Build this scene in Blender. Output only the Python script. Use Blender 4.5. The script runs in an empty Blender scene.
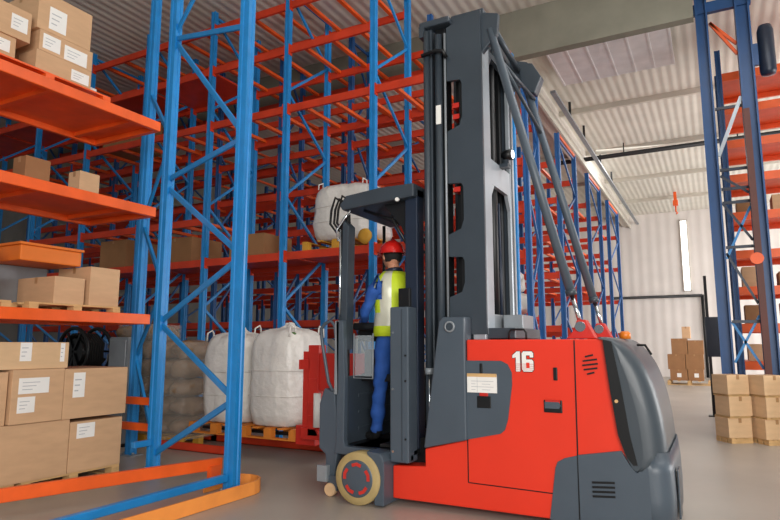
import bpy, bmesh, math, random
from mathutils import Vector, Matrix, noise
random.seed(7)
S = bpy.context.scene
COL = S.collection
PI = math.pi

# ---------------------------------------------------------------- camera, light, exposure
cam_d = bpy.data.cameras.new('camera'); cam = bpy.data.objects.new('camera', cam_d); COL.objects.link(cam)
cam_d.sensor_width = 36; cam_d.lens = 603/780*36; cam_d.clip_end = 200
cam.location = (0, 0, 1.5)
cam.rotation_euler = (math.radians(90+8.03), 0, math.radians(28.1))
S.camera = cam
S.view_settings.view_transform = 'Standard'; S.view_settings.look = 'None'
S.view_settings.gamma = 1; S.view_settings.use_curve_mapping = False
S.view_settings.exposure = 0.12
w = bpy.data.worlds.new('world'); S.world = w; w.use_nodes = True
w.node_tree.nodes['Background'].inputs[0].default_value = (0.93, 0.97, 1.0, 1)
w.node_tree.nodes['Background'].inputs[1].default_value = 0.24
def area(name, loc, target, size, size_y, power, color=(1, 1, 1)):
    d = bpy.data.lights.new(name, 'AREA'); d.shape = 'RECTANGLE'; d.size = size; d.size_y = size_y
    d.energy = power; d.color = color
    o = bpy.data.objects.new(name, d); COL.objects.link(o); o.location = loc
    o.rotation_euler = (Vector(target)-Vector(loc)).to_track_quat('-Z', 'Y').to_euler()
    return o
area('front_fill_light', (4.5, -5, 3.6), (-3, 6, 1.6), 8, 4.5, 1150, (1, 0.97, 0.93))  # added fill light behind the camera, stands in for an open door
area('side_fill_light', (9.5, 15, 2.6), (-1, 17, 4.2), 9, 4.5, 1000, (1, 0.98, 0.96))  # added pair of unseen fill lights, tilted up to brighten the roof
area('side_fill_light', (9.5, 26, 2.6), (-3, 29, 4.4), 8, 4.5, 950, (1, 0.98, 0.97))
area('top_fill_light', (1.5, 7.0, 7.7), (0.5, 7.5, 0), 3, 8, 260, (1, 1, 1))  # added pair of fill lights, the roof above them is closed
area('top_fill_light', (1.5, 22, 7.7), (1.0, 22, 0), 3, 12, 420, (1, 1, 1))

# ---------------------------------------------------------------- materials
def lin(h):
    h = h.lstrip('#'); c = [int(h[i:i+2], 16)/255 for i in (0, 2, 4)]
    return [x/12.92 if x <= .04045 else ((x+.055)/1.055)**2.4 for x in c]
def mat(name, col, rough=.5, metal=0, var=.12, scale=6, bump=0, bscale=None, emit=0, alpha=1, trans=0, coat=0, stretch=None):
    m = bpy.data.materials.new(name); m.use_nodes = True; nt = m.node_tree; b = nt.nodes['Principled BSDF']
    c = lin(col); b.inputs['Roughness'].default_value = rough; b.inputs['Metallic'].default_value = metal
    tc = nt.nodes.new('ShaderNodeTexCoord'); src = tc.outputs['Object']
    if stretch:
        mp = nt.nodes.new('ShaderNodeMapping'); mp.inputs['Scale'].default_value = stretch
        nt.links.new(src, mp.inputs[0]); src = mp.outputs[0]
    if var:
        n = nt.nodes.new('ShaderNodeTexNoise'); n.inputs['Scale'].default_value = scale; n.inputs['Detail'].default_value = 5
        r = nt.nodes.new('ShaderNodeValToRGB')
        r.color_ramp.elements[0].position = .3; r.color_ramp.elements[1].position = .7
        r.color_ramp.elements[0].color = [x*(1-var) for x in c]+[1]
        r.color_ramp.elements[1].color = [min(1, x*(1+var)) for x in c]+[1]
        nt.links.new(src, n.inputs['Vector']); nt.links.new(n.outputs[0], r.inputs[0]); nt.links.new(r.outputs[0], b.inputs['Base Color'])
    else: b.inputs['Base Color'].default_value = c+[1]
    if bump:
        n2 = nt.nodes.new('ShaderNodeTexNoise'); n2.inputs['Scale'].default_value = bscale or scale*4; n2.inputs['Detail'].default_value = 4
        bp = nt.nodes.new('ShaderNodeBump'); bp.inputs['Strength'].default_value = bump; bp.inputs['Distance'].default_value = .02
        nt.links.new(src, n2.inputs['Vector']); nt.links.new(n2.outputs[0], bp.inputs['Height']); nt.links.new(bp.outputs[0], b.inputs['Normal'])
    if emit: b.inputs['Emission Color'].default_value = c+[1]; b.inputs['Emission Strength'].default_value = emit
    if alpha < 1: b.inputs['Alpha'].default_value = alpha
    if trans: b.inputs['Transmission Weight'].default_value = trans
    if coat: b.inputs['Coat Weight'].default_value = coat
    return m
def corrugated(name, col, axis, pitch, rough=.45, metal=0.0, var=.1, depth=.05):
    m = mat(name, col, rough, metal, var, 1.2); nt = m.node_tree; b = nt.nodes['Principled BSDF']
    tc = nt.nodes.new('ShaderNodeTexCoord'); wv = nt.nodes.new('ShaderNodeTexWave')
    wv.wave_type = 'BANDS'; wv.bands_direction = axis; wv.wave_profile = 'SIN'
    wv.inputs['Scale'].default_value = (2*PI/20)/pitch
    bp = nt.nodes.new('ShaderNodeBump'); bp.inputs['Strength'].default_value = 1; bp.inputs['Distance'].default_value = depth
    nt.links.new(tc.outputs['Object'], wv.inputs['Vector']); nt.links.new(wv.outputs['Fac'], bp.inputs['Height'])
    nt.links.new(bp.outputs[0], b.inputs['Normal'])
    return m
M = dict(
 floor=mat('floor_concrete', '#a8a096', .38, 0, .10, .7, .06, 30),
 roof=corrugated('roof_sheet', '#dad6cb', 'X', .20, .5, 0, .07, .011),
 wall=corrugated('wall_panel', '#e2dbd6', 'X', .45, .55, 0, .04, .012),
 darkwall=corrugated('side_wall_panel', '#7c7a76', 'Y', .45, .7, 0, .08, .02),
 fascia=corrugated('fascia_sheet', '#d6cec4', 'Z', .22, .5, 0, .06, .03),
 concrete=mat('beam_concrete', '#807e70', .8, 0, .14, 1.5, .15, 12),
 foil=mat('duct_foil', '#e2e2e4', .45, .2, .08, 3, .25, 3),
 steelwhite=mat('white_steel', '#c9c4b8', .5, 0, .06, 3),
 blackpipe=mat('black_pipe', '#16171a', .5, 0, .1, 3),
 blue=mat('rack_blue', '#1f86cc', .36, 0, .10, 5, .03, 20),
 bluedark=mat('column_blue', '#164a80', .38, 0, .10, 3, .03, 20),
 blueshade=mat('rack_blue_shaded', '#285f9c', .4, 0, .12, 5, .03, 20),  # rack blue with the shade of the back rows put into the colour
 orange=mat('rack_orange', '#f0601f', .42, 0, .10, 4, .03, 18),
 red=mat('rack_red', '#d23d1d', .45, 0, .14, 3, .03, 18),
 guard=mat('guard_orange', '#fa9a48', .5, 0, .10, 4),
 brownred=mat('brown_red_steel', '#5a2a20', .5, 0, .15, 3),
 truckred=mat('truck_red', '#e8371f', .30, 0, .03, 2, 0, coat=.4),
 carred=mat('carriage_red', '#c62a20', .4, 0, .08, 4),
 slate=mat('truck_slate', '#4b5661', .40, 0, .05, 3, .04, 60),
 mast=mat('mast_slate', '#3c454e', .34, .1, .08, 3, .04, 40),
 mastlite=mat('mast_grey', '#a7b0b8', .3, .3, .08, 3),
 shell=mat('shell_dark', '#3d464e', .42, 0, .05, 3, .03, 60, coat=.1),
 black=mat('black_steel', '#101215', .4, .1, .1, 5),
 navy=mat('pillar_navy', '#1f2a3c', .35, .1, .1, 5),
 rubber=mat('rubber_black', '#0c0c0d', .75, 0, .1, 8),
 chrome=mat('chrome', '#c9ced2', .16, 1, 0),
 tyre=mat('tyre_tan', '#b09a68', .6, 0, .12, 8),
 hubred=mat('hub_red', '#c8332a', .5, 0, .08, 8),
 caster=mat('caster_cream', '#d9b48a', .5, 0, .08, 8),
 carton=mat('cardboard', '#cda680', .78, 0, .06, 4, .05, 60, stretch=(1, 1, 4)),
 carton2=mat('cardboard_pale', '#d8b58c', .78, 0, .06, 4, .05, 60, stretch=(1, 1, 4)),
 carton3=mat('cardboard_brown', '#9a6f49', .78, 0, .08, 4, .05, 60),
 tape=mat('packing_tape', '#ab8157', .3, 0, .04, 6),
 paper=mat('label_paper', '#efeeea', .6, 0, .02, 9),
 ink=mat('label_ink', '#b4b6ba', .6, 0, .02, 9),
 wood=mat('pallet_wood', '#cfa873', .75, 0, .16, 5, .1, 40, stretch=(1, 1, 6)),
 woodo=mat('pallet_orange', '#d8802c', .65, 0, .12, 5, .05, 30),
 woody=mat('pallet_yellow', '#cf9a34', .65, 0, .12, 5, .05, 30),
 bag=mat('bag_white', '#dedbd5', .32, 0, .06, 5, .9, 11),
 sack=mat('sack_tan', '#8e7358', .45, 0, .25, 7, .8, 12),
 film=mat('stretch_film', '#d8d2c8', .14, 0, 0, 5, 1.0, 16, alpha=.25),
 skin=mat('skin', '#c58a6c', .55, 0, .05, 10),
 cloth=mat('work_blue', '#2757a8', .8, 0, .16, 9, .5, 14),
 vest=mat('vest_yellow', '#cfe62a', .6, 0, .06, 9, .2, 20),
 reflect=mat('vest_reflective', '#d7d7c4', .35, .1, .04, 20),
 helmet=mat('helmet_red', '#d8221c', .25, 0, .03, 5, coat=.4),
 hair=mat('hair_black', '#15110f', .8, 0, .1, 20),
 green=mat('green_label', '#4d6b3c', .6, 0, .1, 10),
 lamp=mat('lamp_lens', '#f2f6ff', .2, 0, 0, emit=2.0),
 beacon=mat('amber_plastic', '#e07a1c', .3, 0, .05, 10),
 daylight=mat('window_daylight', '#ffffff', .5, 0, 0, emit=2.2),
 grey=mat('grey_steel', '#8f969c', .4, .2, .08, 5),
 clear=mat('clear_screen', '#c7d3da', .08, 0, 0, alpha=.25),
 orangebox=mat('crate_orange', '#dd7322', .5, 0, .06, 5),
)

# ---------------------------------------------------------------- helpers
class MB:
    def __init__(s): s.bm = bmesh.new(); s.mi = 0
    def _m(s, fs):
        for f in fs: f.material_index = s.mi
    def box(s, x0, x1, y0, y1, z0, z1):
        v = [s.bm.verts.new(p) for p in ((x0,y0,z0),(x1,y0,z0),(x1,y1,z0),(x0,y1,z0),(x0,y0,z1),(x1,y0,z1),(x1,y1,z1),(x0,y1,z1))]
        s._m([s.bm.faces.new([v[i] for i in q]) for q in ((3,2,1,0),(4,5,6,7),(0,1,5,4),(1,2,6,5),(2,3,7,6),(3,0,4,7))]); return s
    def bar(s, p0, p1, w, h, up=(0, 0, 1)):
        p0 = Vector(p0); p1 = Vector(p1); d = (p1-p0).normalized(); up = Vector(up)
        if abs(d.dot(up)) > .95: up = Vector((0, 1, 0))
        a = d.cross(up).normalized()*w/2; b = a.cross(d).normalized()*h/2
        v = [s.bm.verts.new(q+i*a+j*b) for q in (p0, p1) for i, j in ((-1,-1),(1,-1),(1,1),(-1,1))]
        s._m([s.bm.faces.new([v[i] for i in q]) for q in ((3,2,1,0),(4,5,6,7),(0,1,5,4),(1,2,6,5),(2,3,7,6),(3,0,4,7))]); return s
    def tube(s, pts, r, n=12, closed=False, r1=None):
        pts = [Vector(p) for p in pts]; rings = []; N = len(pts); prev = None
        for i, p in enumerate(pts):
            if closed: d = (pts[(i+1) % N]-pts[i-1]).normalized()
            elif i == 0: d = (pts[1]-p).normalized()
            elif i == N-1: d = (p-pts[-2]).normalized()
            else: d = (pts[i+1]-pts[i-1]).normalized()
            if prev is None:
                a = d.cross(Vector((0, 0, 1)))
                if a.length < .1: a = d.cross(Vector((1, 0, 0)))
                a.normalize()
            else: a = (prev - d*prev.dot(d)).normalized()
            prev = a; b = d.cross(a)
            rr = r if r1 is None else r+(r1-r)*i/(N-1)
            rings.append([s.bm.verts.new(p+(a*math.cos(2*PI*k/n)+b*math.sin(2*PI*k/n))*rr) for k in range(n)])
        fs = []
        for i in range(N if closed else N-1):
            A = rings[i]; B = rings[(i+1) % N]
            for k in range(n): f = s.bm.faces.new((A[k], A[(k+1)%n], B[(k+1)%n], B[k])); f.smooth = True; fs.append(f)
        if not closed: fs.append(s.bm.faces.new(rings[0][::-1])); fs.append(s.bm.faces.new(rings[-1]))
        s._m(fs); return s
    def prism(s, pts, axis, a, b):
        def P(u, v, t): return (t, u, v) if axis == 'x' else (u, t, v) if axis == 'y' else (u, v, t)
        A = [s.bm.verts.new(P(u, v, a)) for u, v in pts]; B = [s.bm.verts.new(P(u, v, b)) for u, v in pts]
        n = len(pts); fs = [s.bm.faces.new(A), s.bm.faces.new(B[::-1])]
        for i in range(n): fs.append(s.bm.faces.new((A[i], B[i], B[(i+1)%n], A[(i+1)%n])))
        s._m(fs); return s
    def lathe(s, prof, c, axis='z', n=32):
        c = Vector(c); rings = []
        for r, h in prof:
            ring = []
            for k in range(n):
                a = 2*PI*k/n; u = r*math.cos(a); v = r*math.sin(a)
                ring.append(s.bm.verts.new(c+Vector((u, v, h) if axis == 'z' else (u, h, v) if axis == 'y' else (h, u, v))))
            rings.append(ring)
        fs = []
        for A, B in zip(rings, rings[1:]):
            for k in range(n): f = s.bm.faces.new((A[k], A[(k+1)%n], B[(k+1)%n], B[k])); f.smooth = True; fs.append(f)
        fs.append(s.bm.faces.new(rings[0][::-1])); fs.append(s.bm.faces.new(rings[-1])); s._m(fs); return s
    def blob(s, c, r, e=2.5, n=24, m=14, nz=.0, ns=3., seed=0, rot=0):
        c = Vector(c); rows = []; R = Matrix.Rotation(rot, 3, 'Z')
        def sg(x, p): return math.copysign(abs(x)**p, x)
        for j in range(m+1):
            ph = -PI/2+PI*j/m; row = []
            for i in range(n):
                th = 2*PI*i/n
                d = Vector((sg(math.cos(ph), 2/e)*sg(math.cos(th), 2/e)*r[0], sg(math.cos(ph), 2/e)*sg(math.sin(th), 2/e)*r[1], sg(math.sin(ph), 2/e)*r[2]))
                if nz: d *= 1+nz*noise.noise(d*ns+Vector((seed*3.1, seed, 0)))
                row.append(s.bm.verts.new(c+R@d))
                if j in (0, m): break
            rows.append(row)
        fs = []
        for j in range(m):
            A, B = rows[j], rows[j+1]
            for i in range(n):
                if len(A) == 1: f = s.bm.faces.new((A[0], B[(i+1)%n], B[i]))
                elif len(B) == 1: f = s.bm.faces.new((A[i], A[(i+1)%n], B[0]))
                else: f = s.bm.faces.new((A[i], A[(i+1)%n], B[(i+1)%n], B[i]))
                f.smooth = True; fs.append(f)
        s._m(fs); return s
    def bevel(s, w, seg=2, ang=30):
        bmesh.ops.recalc_face_normals(s.bm, faces=s.bm.faces)
        es = [e for e in s.bm.edges if len(e.link_faces) == 2 and e.calc_face_angle(0) > math.radians(ang)]
        bmesh.ops.bevel(s.bm, geom=es, offset=w, segments=seg, profile=.6, affect='EDGES', clamp_overlap=True); return s
    def build(s, name, m, parent=None, smooth=False):
        bmesh.ops.recalc_face_normals(s.bm, faces=s.bm.faces)
        if parent is not None: bmesh.ops.translate(s.bm, vec=-world(parent), verts=s.bm.verts)
        me = bpy.data.meshes.new(name); s.bm.to_mesh(me); s.bm.free()
        for x in (m if isinstance(m, (list, tuple)) else [m]): me.materials.append(M[x] if isinstance(x, str) else x)
        if smooth:
            for p in me.polygons: p.use_smooth = True
        o = bpy.data.objects.new(name, me); COL.objects.link(o); o.parent = parent
        return o
def world(o):
    v = Vector((0, 0, 0))
    while o is not None: v += o.location; o = o.parent
    return v
def tag(o, label=None, cat=None, group=None, kind=None):
    if label: o['label'] = label
    if cat: o['category'] = cat
    if group: o['group'] = group
    if kind: o['kind'] = kind
    return o
def thing(name, loc, label, cat, group=None):
    o = bpy.data.objects.new(name, None); COL.objects.link(o); o.location = loc; o.empty_display_size = .2
    return tag(o, label, cat, group)
def kids(o): return [c for c in bpy.data.objects if c.parent == o]
def copy_tree(o, loc=None, label=None, rot=None, parent=None):
    c = o.copy(); COL.objects.link(c); c.parent = parent
    if loc is not None: c.location = loc
    if rot is not None: c.rotation_euler.z = rot
    if label: c['label'] = label
    for ch in kids(o): copy_tree(ch, parent=c)
    return c
def st(name, mb, m): return tag(mb.build(name, m), kind='structure')

# ---------------------------------------------------------------- setting
H = 8.0; YW = 32.25
st('floor', MB().box(-22, 12, -8, YW, -.2, 0), 'floor')
st('ceiling', MB().box(-22, 12, -2, YW, H, H+.2), 'roof')
st('wall_back', MB().box(-22, 12, YW, YW+.2, 0, H), 'wall')
st('wall_left', MB().box(-22.2, -22, -2, YW, 0, H), 'darkwall')
st('trim_1', MB().box(-22, .04, 10.9, 11.1, 7.04, H), 'concrete')          # concrete cross beam
b = MB()                                                                     # fascia along the aisle edge
b.box(-3.75, -3.45, 12.0, YW, 7.45, H); st('trim_2', b, 'fascia')
st('trim_3', MB().box(-3.44, -3.38, 12, YW, 7.35, 7.5), 'steelwhite')
for i, y in enumerate((16.6, 20.6, 24.6, 28.6)):
    st('trim_%d' % (4+i), MB().box(-22, 12, y-.05, y+.05, H-.14, H-.001), 'steelwhite')
b = MB().box(-2.82, -.38, 11.6, 14.25, H-.27, H-.22)
for k in range(7): b.box(-2.82+k*.4, -2.78+k*.4, 11.6, 14.25, H-.285, H-.26)
b.box(-2.7, -2.64, 11.8, 11.86, H-.23, H-.002); b.box(-.6, -.54, 11.8, 11.86, H-.23, H-.002); b.box(-.6, -.54, 14.05, 14.11, H-.23, H-.002)
tag(b.build('insulation_duct', 'foil'), 'silvery ribbed metal duct under the roof just behind the concrete beam', 'duct')
b = MB().tube([(-12, 20.2, 7.62), (4, 20.2, 7.62)], .075, 12)
for x in (-10, -7, -4.3, -2.2, 1): b.tube([(x, 20.2, 7.6), (x, 20.2, H)], .02, 6)
tag(b.build('ceiling_pipe', 'blackpipe'), 'black pipe crossing under the pale corrugated roof', 'pipe')
b = MB().tube([(-14, YW-.12, 3.83), (-.38, YW-.12, 3.83)], .07, 10).tube([(-.38, YW-.12, 3.87), (-.38, YW-.12, .0)], .07, 10)
tag(b.build('wall_pipe', 'blackpipe'), 'thin black pipe running along the white back wall and down to the floor', 'pipe')
o = MB().box(-1.12, -.86, YW-.06, YW-.001, 4.1, 7.5).build('window_1', 'daylight'); tag(o, kind='structure')
f = MB().box(-1.16, -1.12, YW-.09, YW, 4.06, 7.54).box(-.86, -.82, YW-.09, YW, 4.06, 7.54).box(-1.16, -.82, YW-.09, YW, 7.5, 7.54).box(-1.16, -.82, YW-.09, YW, 4.06, 4.1).build('window_frame', 'steelwhite', o)
# cable tray with hangers along the roof
b = MB().box(-3.1, -2.98, 14, YW-.1, 7.5, 7.56)
tag(b.build('cable_tray', 'grey'), 'thin grey cable tray running along under the roof towards the back wall', 'cable tray')
for i, y in enumerate((16, 18, 20.9, 23.5)):
    o = thing('ceiling_hanger', (-3.04, y, 7.6), ['first', 'second', 'third', 'fourth'][i]+' black hanger above the cable tray counted from the concrete beam', 'hanger', 'black hangers of the cable tray')
    MB().box(-3.07, -3.01, y-.03, y+.03, 7.56, H).build('rod', 'blackpipe', o)
t = thing('hoist', (-1.1, 28, 7.1), 'small orange hoist hanging from the roof near the bright wall strip', 'hoist')
MB().box(-1.16, -1.04, 27.95, 28.05, 7.62, H).build('bracket', 'orange', t)
MB().box(-1.2, -1.0, 27.9, 28.1, 7.4, 7.64).bevel(.02).build('housing', 'orange', t)
MB().tube([(-1.1, 28, 7.4), (-1.1, 28, 7.15), (-1.04, 28, 7.08), (-1.1, 28, 7.04)], .03, 8).build('hook', 'orange', t)

# ---------------------------------------------------------------- racks
def post(mb, x, y, z0, z1, wx=.12, wy=.10, lip=.02):
    # open C section post with grooves on its faces
    g = .012
    pts = [(-wx/2, -wy/2), (-wx*.18, -wy/2), (-wx*.12, -wy/2+g), (wx*.12, -wy/2+g), (wx*.18, -wy/2), (wx/2, -wy/2), (wx/2, -wy*.18), (wx/2-g, -wy*.1), (wx/2-g, wy*.1), (wx/2, wy*.18),
           (wx/2, wy/2), (wx*.2, wy/2), (wx*.2, wy/2-g*2), (-wx*.2, wy/2-g*2), (-wx*.2, wy/2), (-wx/2, wy/2), (-wx/2, wy*.18), (-wx/2+g, wy*.1), (-wx/2+g, -wy*.1), (-wx/2, -wy*.18)]
    mb.prism([(x+u, y+v) for u, v in pts], 'z', z0, z1); return mb
def holes(mb, x, y, z0, z1, wx, wy, step=.1):
    z = z0
    while z < z1:
        mb.box(x-.014, x+.014, y-wy/2+.006, y-wy/2+.0125, z, z+.035)
        z += step
    return mb
def frame(root, xa, ya, xb, yb, z1, wx=.10, wy=.09, m='blue', holed=False, zs=None):
    for x, y in ((xa, ya), (xb, yb)):
        u = post(MB(), x, y, 0.01, z1, wx, wy).build('upright', m, root)
        MB().box(x-wx*.8, x+wx*.8, y-wy*.8, y+wy*.8, 0, .012).build('foot_plate', 'grey', u)
    b = MB(); z = .3; k = 0
    if zs is None:
        zs = []
        nz_ = round((z1-.4)/.95); zs = [.3+(z1-.4)*k/nz_ for k in range(nz_+1)]
    for i in range(len(zs)-1):
        p, q = ((xa, ya), (xb, yb)) if i % 2 == 0 else ((xb, yb), (xa, ya))
        b.bar((p[0], p[1], zs[i]), (q[0], q[1], zs[i+1]), .035, .045)
    b.bar((xa, ya, z1-.1), (xb, yb, z1-.1), .035, .05)
    b.build('bracing', m, root)
def xrow(name, label, x0, n, bay, y0, y1, z1, levels, m='red', fm='blueshade', xs=None, decks=(), deckl=(), skip=None, supports=2, ze=6.0):
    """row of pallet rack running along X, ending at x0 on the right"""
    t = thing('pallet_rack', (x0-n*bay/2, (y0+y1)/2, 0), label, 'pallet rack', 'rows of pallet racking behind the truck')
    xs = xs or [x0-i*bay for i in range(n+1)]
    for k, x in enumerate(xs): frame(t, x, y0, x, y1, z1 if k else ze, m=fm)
    for xa, xb in zip(xs[1:], xs):
        for z in levels:
            if xb == x0 and z > ze-.05: continue
            if skip and skip(xa, z): continue
            for y in (y0, y1):
                b = MB().box(xa+.05, xb-.05, y-.025, y+.025, z-.13, z)
                b.box(xa+.045, xa+.06, y-.05, y+.04, z-.17, z+.03).box(xb-.06, xb-.045, y-.05, y+.04, z-.17, z+.03)
                b.build('beam', m, t)
            if z in decks or (deckl and z in deckl and xb < -7.9): MB().box(xa+.06, xb-.06, y0+.03, y1-.03, z-.05, z-.01).build('deck', m, t)
            else:
                ns = supports if xa > -12 else 1
                for k in range(ns):
                    x = xa+(xb-xa)*(k+.5)/ns; MB().box(x-.035, x+.035, y0+.0251, y1-.0251, z-.06, z-.003).build('pallet_support', 'orange', t)
    MB().bar((x0, y0, ze-.02), (x0, y1, ze-.02), .07, .07).build('top_tie', 'orange', t)
    return t
xrow('r1', 'nearest blue and red rack row behind the truck, with white bags on its shelf', -2.7, 0, 1.8, 8.05, 9.3, 7.9,
     [3.05, 3.83, 5.65, 6.75, 7.6], xs=[-2.7, -4.6, -6.35, -8.15, -9.95, -11.75, -13.55, -15.35, -17.15, -18.95], decks=(3.05,), deckl=(6.75,), skip=lambda x, z: z == 3.83 and x > -8.2, supports=3, ze=6.3, fm='blue')
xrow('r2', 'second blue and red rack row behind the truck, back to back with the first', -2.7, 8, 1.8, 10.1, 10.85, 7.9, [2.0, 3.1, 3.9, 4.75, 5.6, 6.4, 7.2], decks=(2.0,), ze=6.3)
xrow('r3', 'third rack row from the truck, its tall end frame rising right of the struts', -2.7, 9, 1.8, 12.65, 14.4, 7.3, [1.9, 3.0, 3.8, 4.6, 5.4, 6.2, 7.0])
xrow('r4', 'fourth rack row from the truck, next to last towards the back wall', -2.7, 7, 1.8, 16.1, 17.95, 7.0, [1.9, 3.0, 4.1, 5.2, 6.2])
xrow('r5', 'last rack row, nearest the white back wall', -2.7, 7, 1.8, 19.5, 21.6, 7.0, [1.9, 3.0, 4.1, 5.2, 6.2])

# near left rack with solid orange decks
XA, YA, XB, YB, XC, YC = -4.48, 4.93, -6.1, 5.33, -7.2, 5.9
t = thing('pallet_rack', (-6.6, 4, 0), 'near left blue rack with solid orange decks full of cartons', 'pallet rack')
NR = t
for (x, y), wx in (((XA, YA), .13), ((XB, YB), .12), ((XC, YC), .11), ((-6.1, 1.2), .12), ((-7.3, 1.2), .11)):
    u = post(MB(), x, y, .012, 7.4, wx, .11).build('upright', 'blue', t)
    MB().box(x-.13, x+.13, y-.1, y+.1, 0, .014).build('foot_plate', 'grey', u)
    b = MB()
    for s in (-1, 1): b.lathe([(.018, 0), (.018, .03)], (x+s*.095, y-.04, .014), n=8)
    b.build('anchor_bolt', 'grey', u)
zz = [(0, .92, 1, .2), (1, 1.75, 0, .95), (0, 2.42, 1, 1.8), (0, 2.5, 1, 3.5), (0, 3.78, 1, 3.62), (1, 5.5, 0, 3.85), (0, 5.12, 1, 5.55), (1, 5.65, 0, 6.9)]
for a, za, c, zb in zz:
    p = [(XA-.02, YA), (XB+.02, YB)]
    MB().bar((*p[a], za), (*p[c], zb), .035, .07).bevel(.008, 1).build('brace', 'blue', t)
for za, zb in ((.3, 1.3), (2.2, 1.35), (2.25, 3.2), (4.1, 3.3), (4.2, 5.2)):
    MB().bar((XB, YB, za), (XC, YC, zb), .035, .06).build('brace', 'blue', t)
for za, zb in ((.5, 1.6), (2.6, 1.7), (2.7, 3.6), (4.6, 3.7)):
    MB().bar((-6.1, 1.2, za), (-7.3, 1.2, zb), .035, .06).build('brace', 'blue', t)
for z in (1.87, 3.2, 4.31):
    for x in (-6.08, -7.28):
        MB().box(x-.03, x+.03, 1.25, 5.13, z-.12, z).bevel(.006, 1).build('beam', 'orange', t)
    MB().box(-7.25, -6.11, 5.07, 5.13, z-.12, z).build('beam', 'orange', t)
    b = MB().box(-7.24, -6.115, 1.26, 5.065, z-.05, z-.012)
    for k in range(4): b.box(-7.24, -6.115, 1.6+k*1.05, 1.66+k*1.05, z-.1, z-.05)
    b.build('deck', 'orange', t)
MB().box(-4.54, -4.47, 1.5, 4.87, .12, .19).bevel(.006, 1).build('floor_rail', 'blue', t)
MB().box(-6.13, -6.07, 5.02, 5.27, .3, .37).bevel(.006, 1).build('floor_rail', 'blue', t)
MB().bar((-4.90, 5.22, .21), (-5.95, 2.1, .20), .06, .12).bevel(.006, 1).build('floor_beam', 'orange', t)
MB().box(-4.94, -4.88, 5.05, 5.2, 0, .2).build('floor_beam_foot', 'orange', t)
MB().box(-5.93, -5.87, 2.2, 2.3, 0, .2).build('floor_beam_foot', 'orange', t)
for z in (.52, .84): MB().box(-7.25, -6.16, 5.42, 5.48, z-.09, z).build('cross_beam', 'orange', t)

# floor guard band curved round the rack foot
pts = [(-4.27, 1.2), (-4.21, 4.76)]
for k in range(9):
    a = PI*k/8; pts.append((-4.46+.25*math.cos(a), 4.96+.25*math.sin(a)))
pts += [(-4.71, 4.78)]
def band(path, th, z0, z1):
    b = MB(); n = len(path); L = []; R = []
    for i, p in enumerate(path):
        q0 = Vector(path[max(0, i-1)]); q1 = Vector(path[min(n-1, i+1)]); d = (q1-q0).normalized(); nn = Vector((-d.y, d.x))*th/2
        L.append(Vector(p)+nn); R.append(Vector(p)-nn)
    b.prism([tuple(v) for v in L]+[tuple(v) for v in R[::-1]], 'z', z0, z1); return b
tag(band(pts, .02, .005, .135).build('floor_guard', 'guard'), 'orange floor guard band bent round the foot of the near blue upright', 'guard rail')
for i, (x0, x1, y, lab) in enumerate(((-8.6, -3.7, 7.4, 'dark red guide rail on the floor under the wrapped bags'), (-7.4, -5.9, 6.55, 'short red floor rail behind the near left rack'))):
    b = MB().box(x0, x1, y-.05, y-.04, 0, .11).box(x0, x1, y-.05, y+.05, 0, .01).box(x0, x1, y-.02, y-.01, .0, .11)
    tag(b.build('floor_rail', 'red'), lab, 'guide rail')

# ---------------------------------------------------------------- pallets, cartons
def pallet(x, y, z, wx, wy, m='wood', label='', group=None, rot=0, h=.12):
    t = thing('wooden_pallet', (x, y, z), label, 'pallet', group)
    for k in range(5):
        u = -wx/2+.05+(wx-.1)*k/4; MB().box(x+u-.045, x+u+.045, y-wy/2, y+wy/2, z+h-.02, z+h).build('top_board', m, t)
    for v in (-1, 0, 1):
        yy = y+v*(wy/2-.05)
        for u in (-1, 0, 1):
            xx = x+u*(wx/2-.06); MB().box(xx-.06, xx+.06, yy-.05, yy+.05, z+.018, z+h-.02).build('block', m, t)
        MB().box(x-wx/2, x+wx/2, yy-.05, yy+.05, z, z+.018).build('bottom_board', m, t)
    t.rotation_euler.z = rot
    return t
def carton(x0, x1, y0, y1, z0, z1, label, group=None, labels=(), m='carton', rot=0, flap=True, cat='cardboard box'):
    cx, cy = (x0+x1)/2, (y0+y1)/2
    t = thing('cardboard_box', (cx, cy, z0), label, cat, group)
    MB().box(x0, x1, y0, y1, z0, z1).bevel(.006, 2).build('body', m, t)
    if flap:
        b = MB().box(cx-.025, cx+.025, y0-.001, y1+.001, z1-.0005, z1+.001)
        b.box(cx-.025, cx+.025, y0-.0015, y0-.0005, z1-.07, z1).box(x0-.001, x1+.001, cy-.004, cy+.004, z1-.0004, z1+.0004)
        b.build('tape', 'tape', t)
    for face, u, v, wd, ht in labels:          # u,v = lower left corner as fraction of the face
        if face == 'x':
            a = y0+u*(y1-y0); c = z0+v*(z1-z0)
            l = MB().box(x1, x1+.002, a, a+wd, c, c+ht).build('shipping_label', 'paper', t)
            b = MB()
            for k in range(3):
                b.box(x1+.002, x1+.003, a+wd*.12, a+wd*(.45+.12*k), c+ht*(.25+.22*k), c+ht*(.25+.22*k)+ht*.045)
            b.build('print', 'ink', l)
        else:
            a = x0+u*(x1-x0); c = z0+v*(z1-z0)
            MB().box(a, a+wd, y0-.002, y0, c, c+ht).build('shipping_label', 'paper', t)
    t.rotation_euler.z = rot
    return t
PL = 'pallets under the cartons on the left rack'
G1 = 'cartons stacked on the floor pallet'; G2 = 'cartons on the orange decks'
pallet(-6.78, 4.42, 0, 1.0, 1.15, label='pale wooden pallet under the large cartons, right end of the floor bay', group=PL)
pallet(-6.78, 3.10, 0, 1.0, 1.35, label='pale wooden pallet under the large cartons, left end cut by the picture edge', group=PL)
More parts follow.
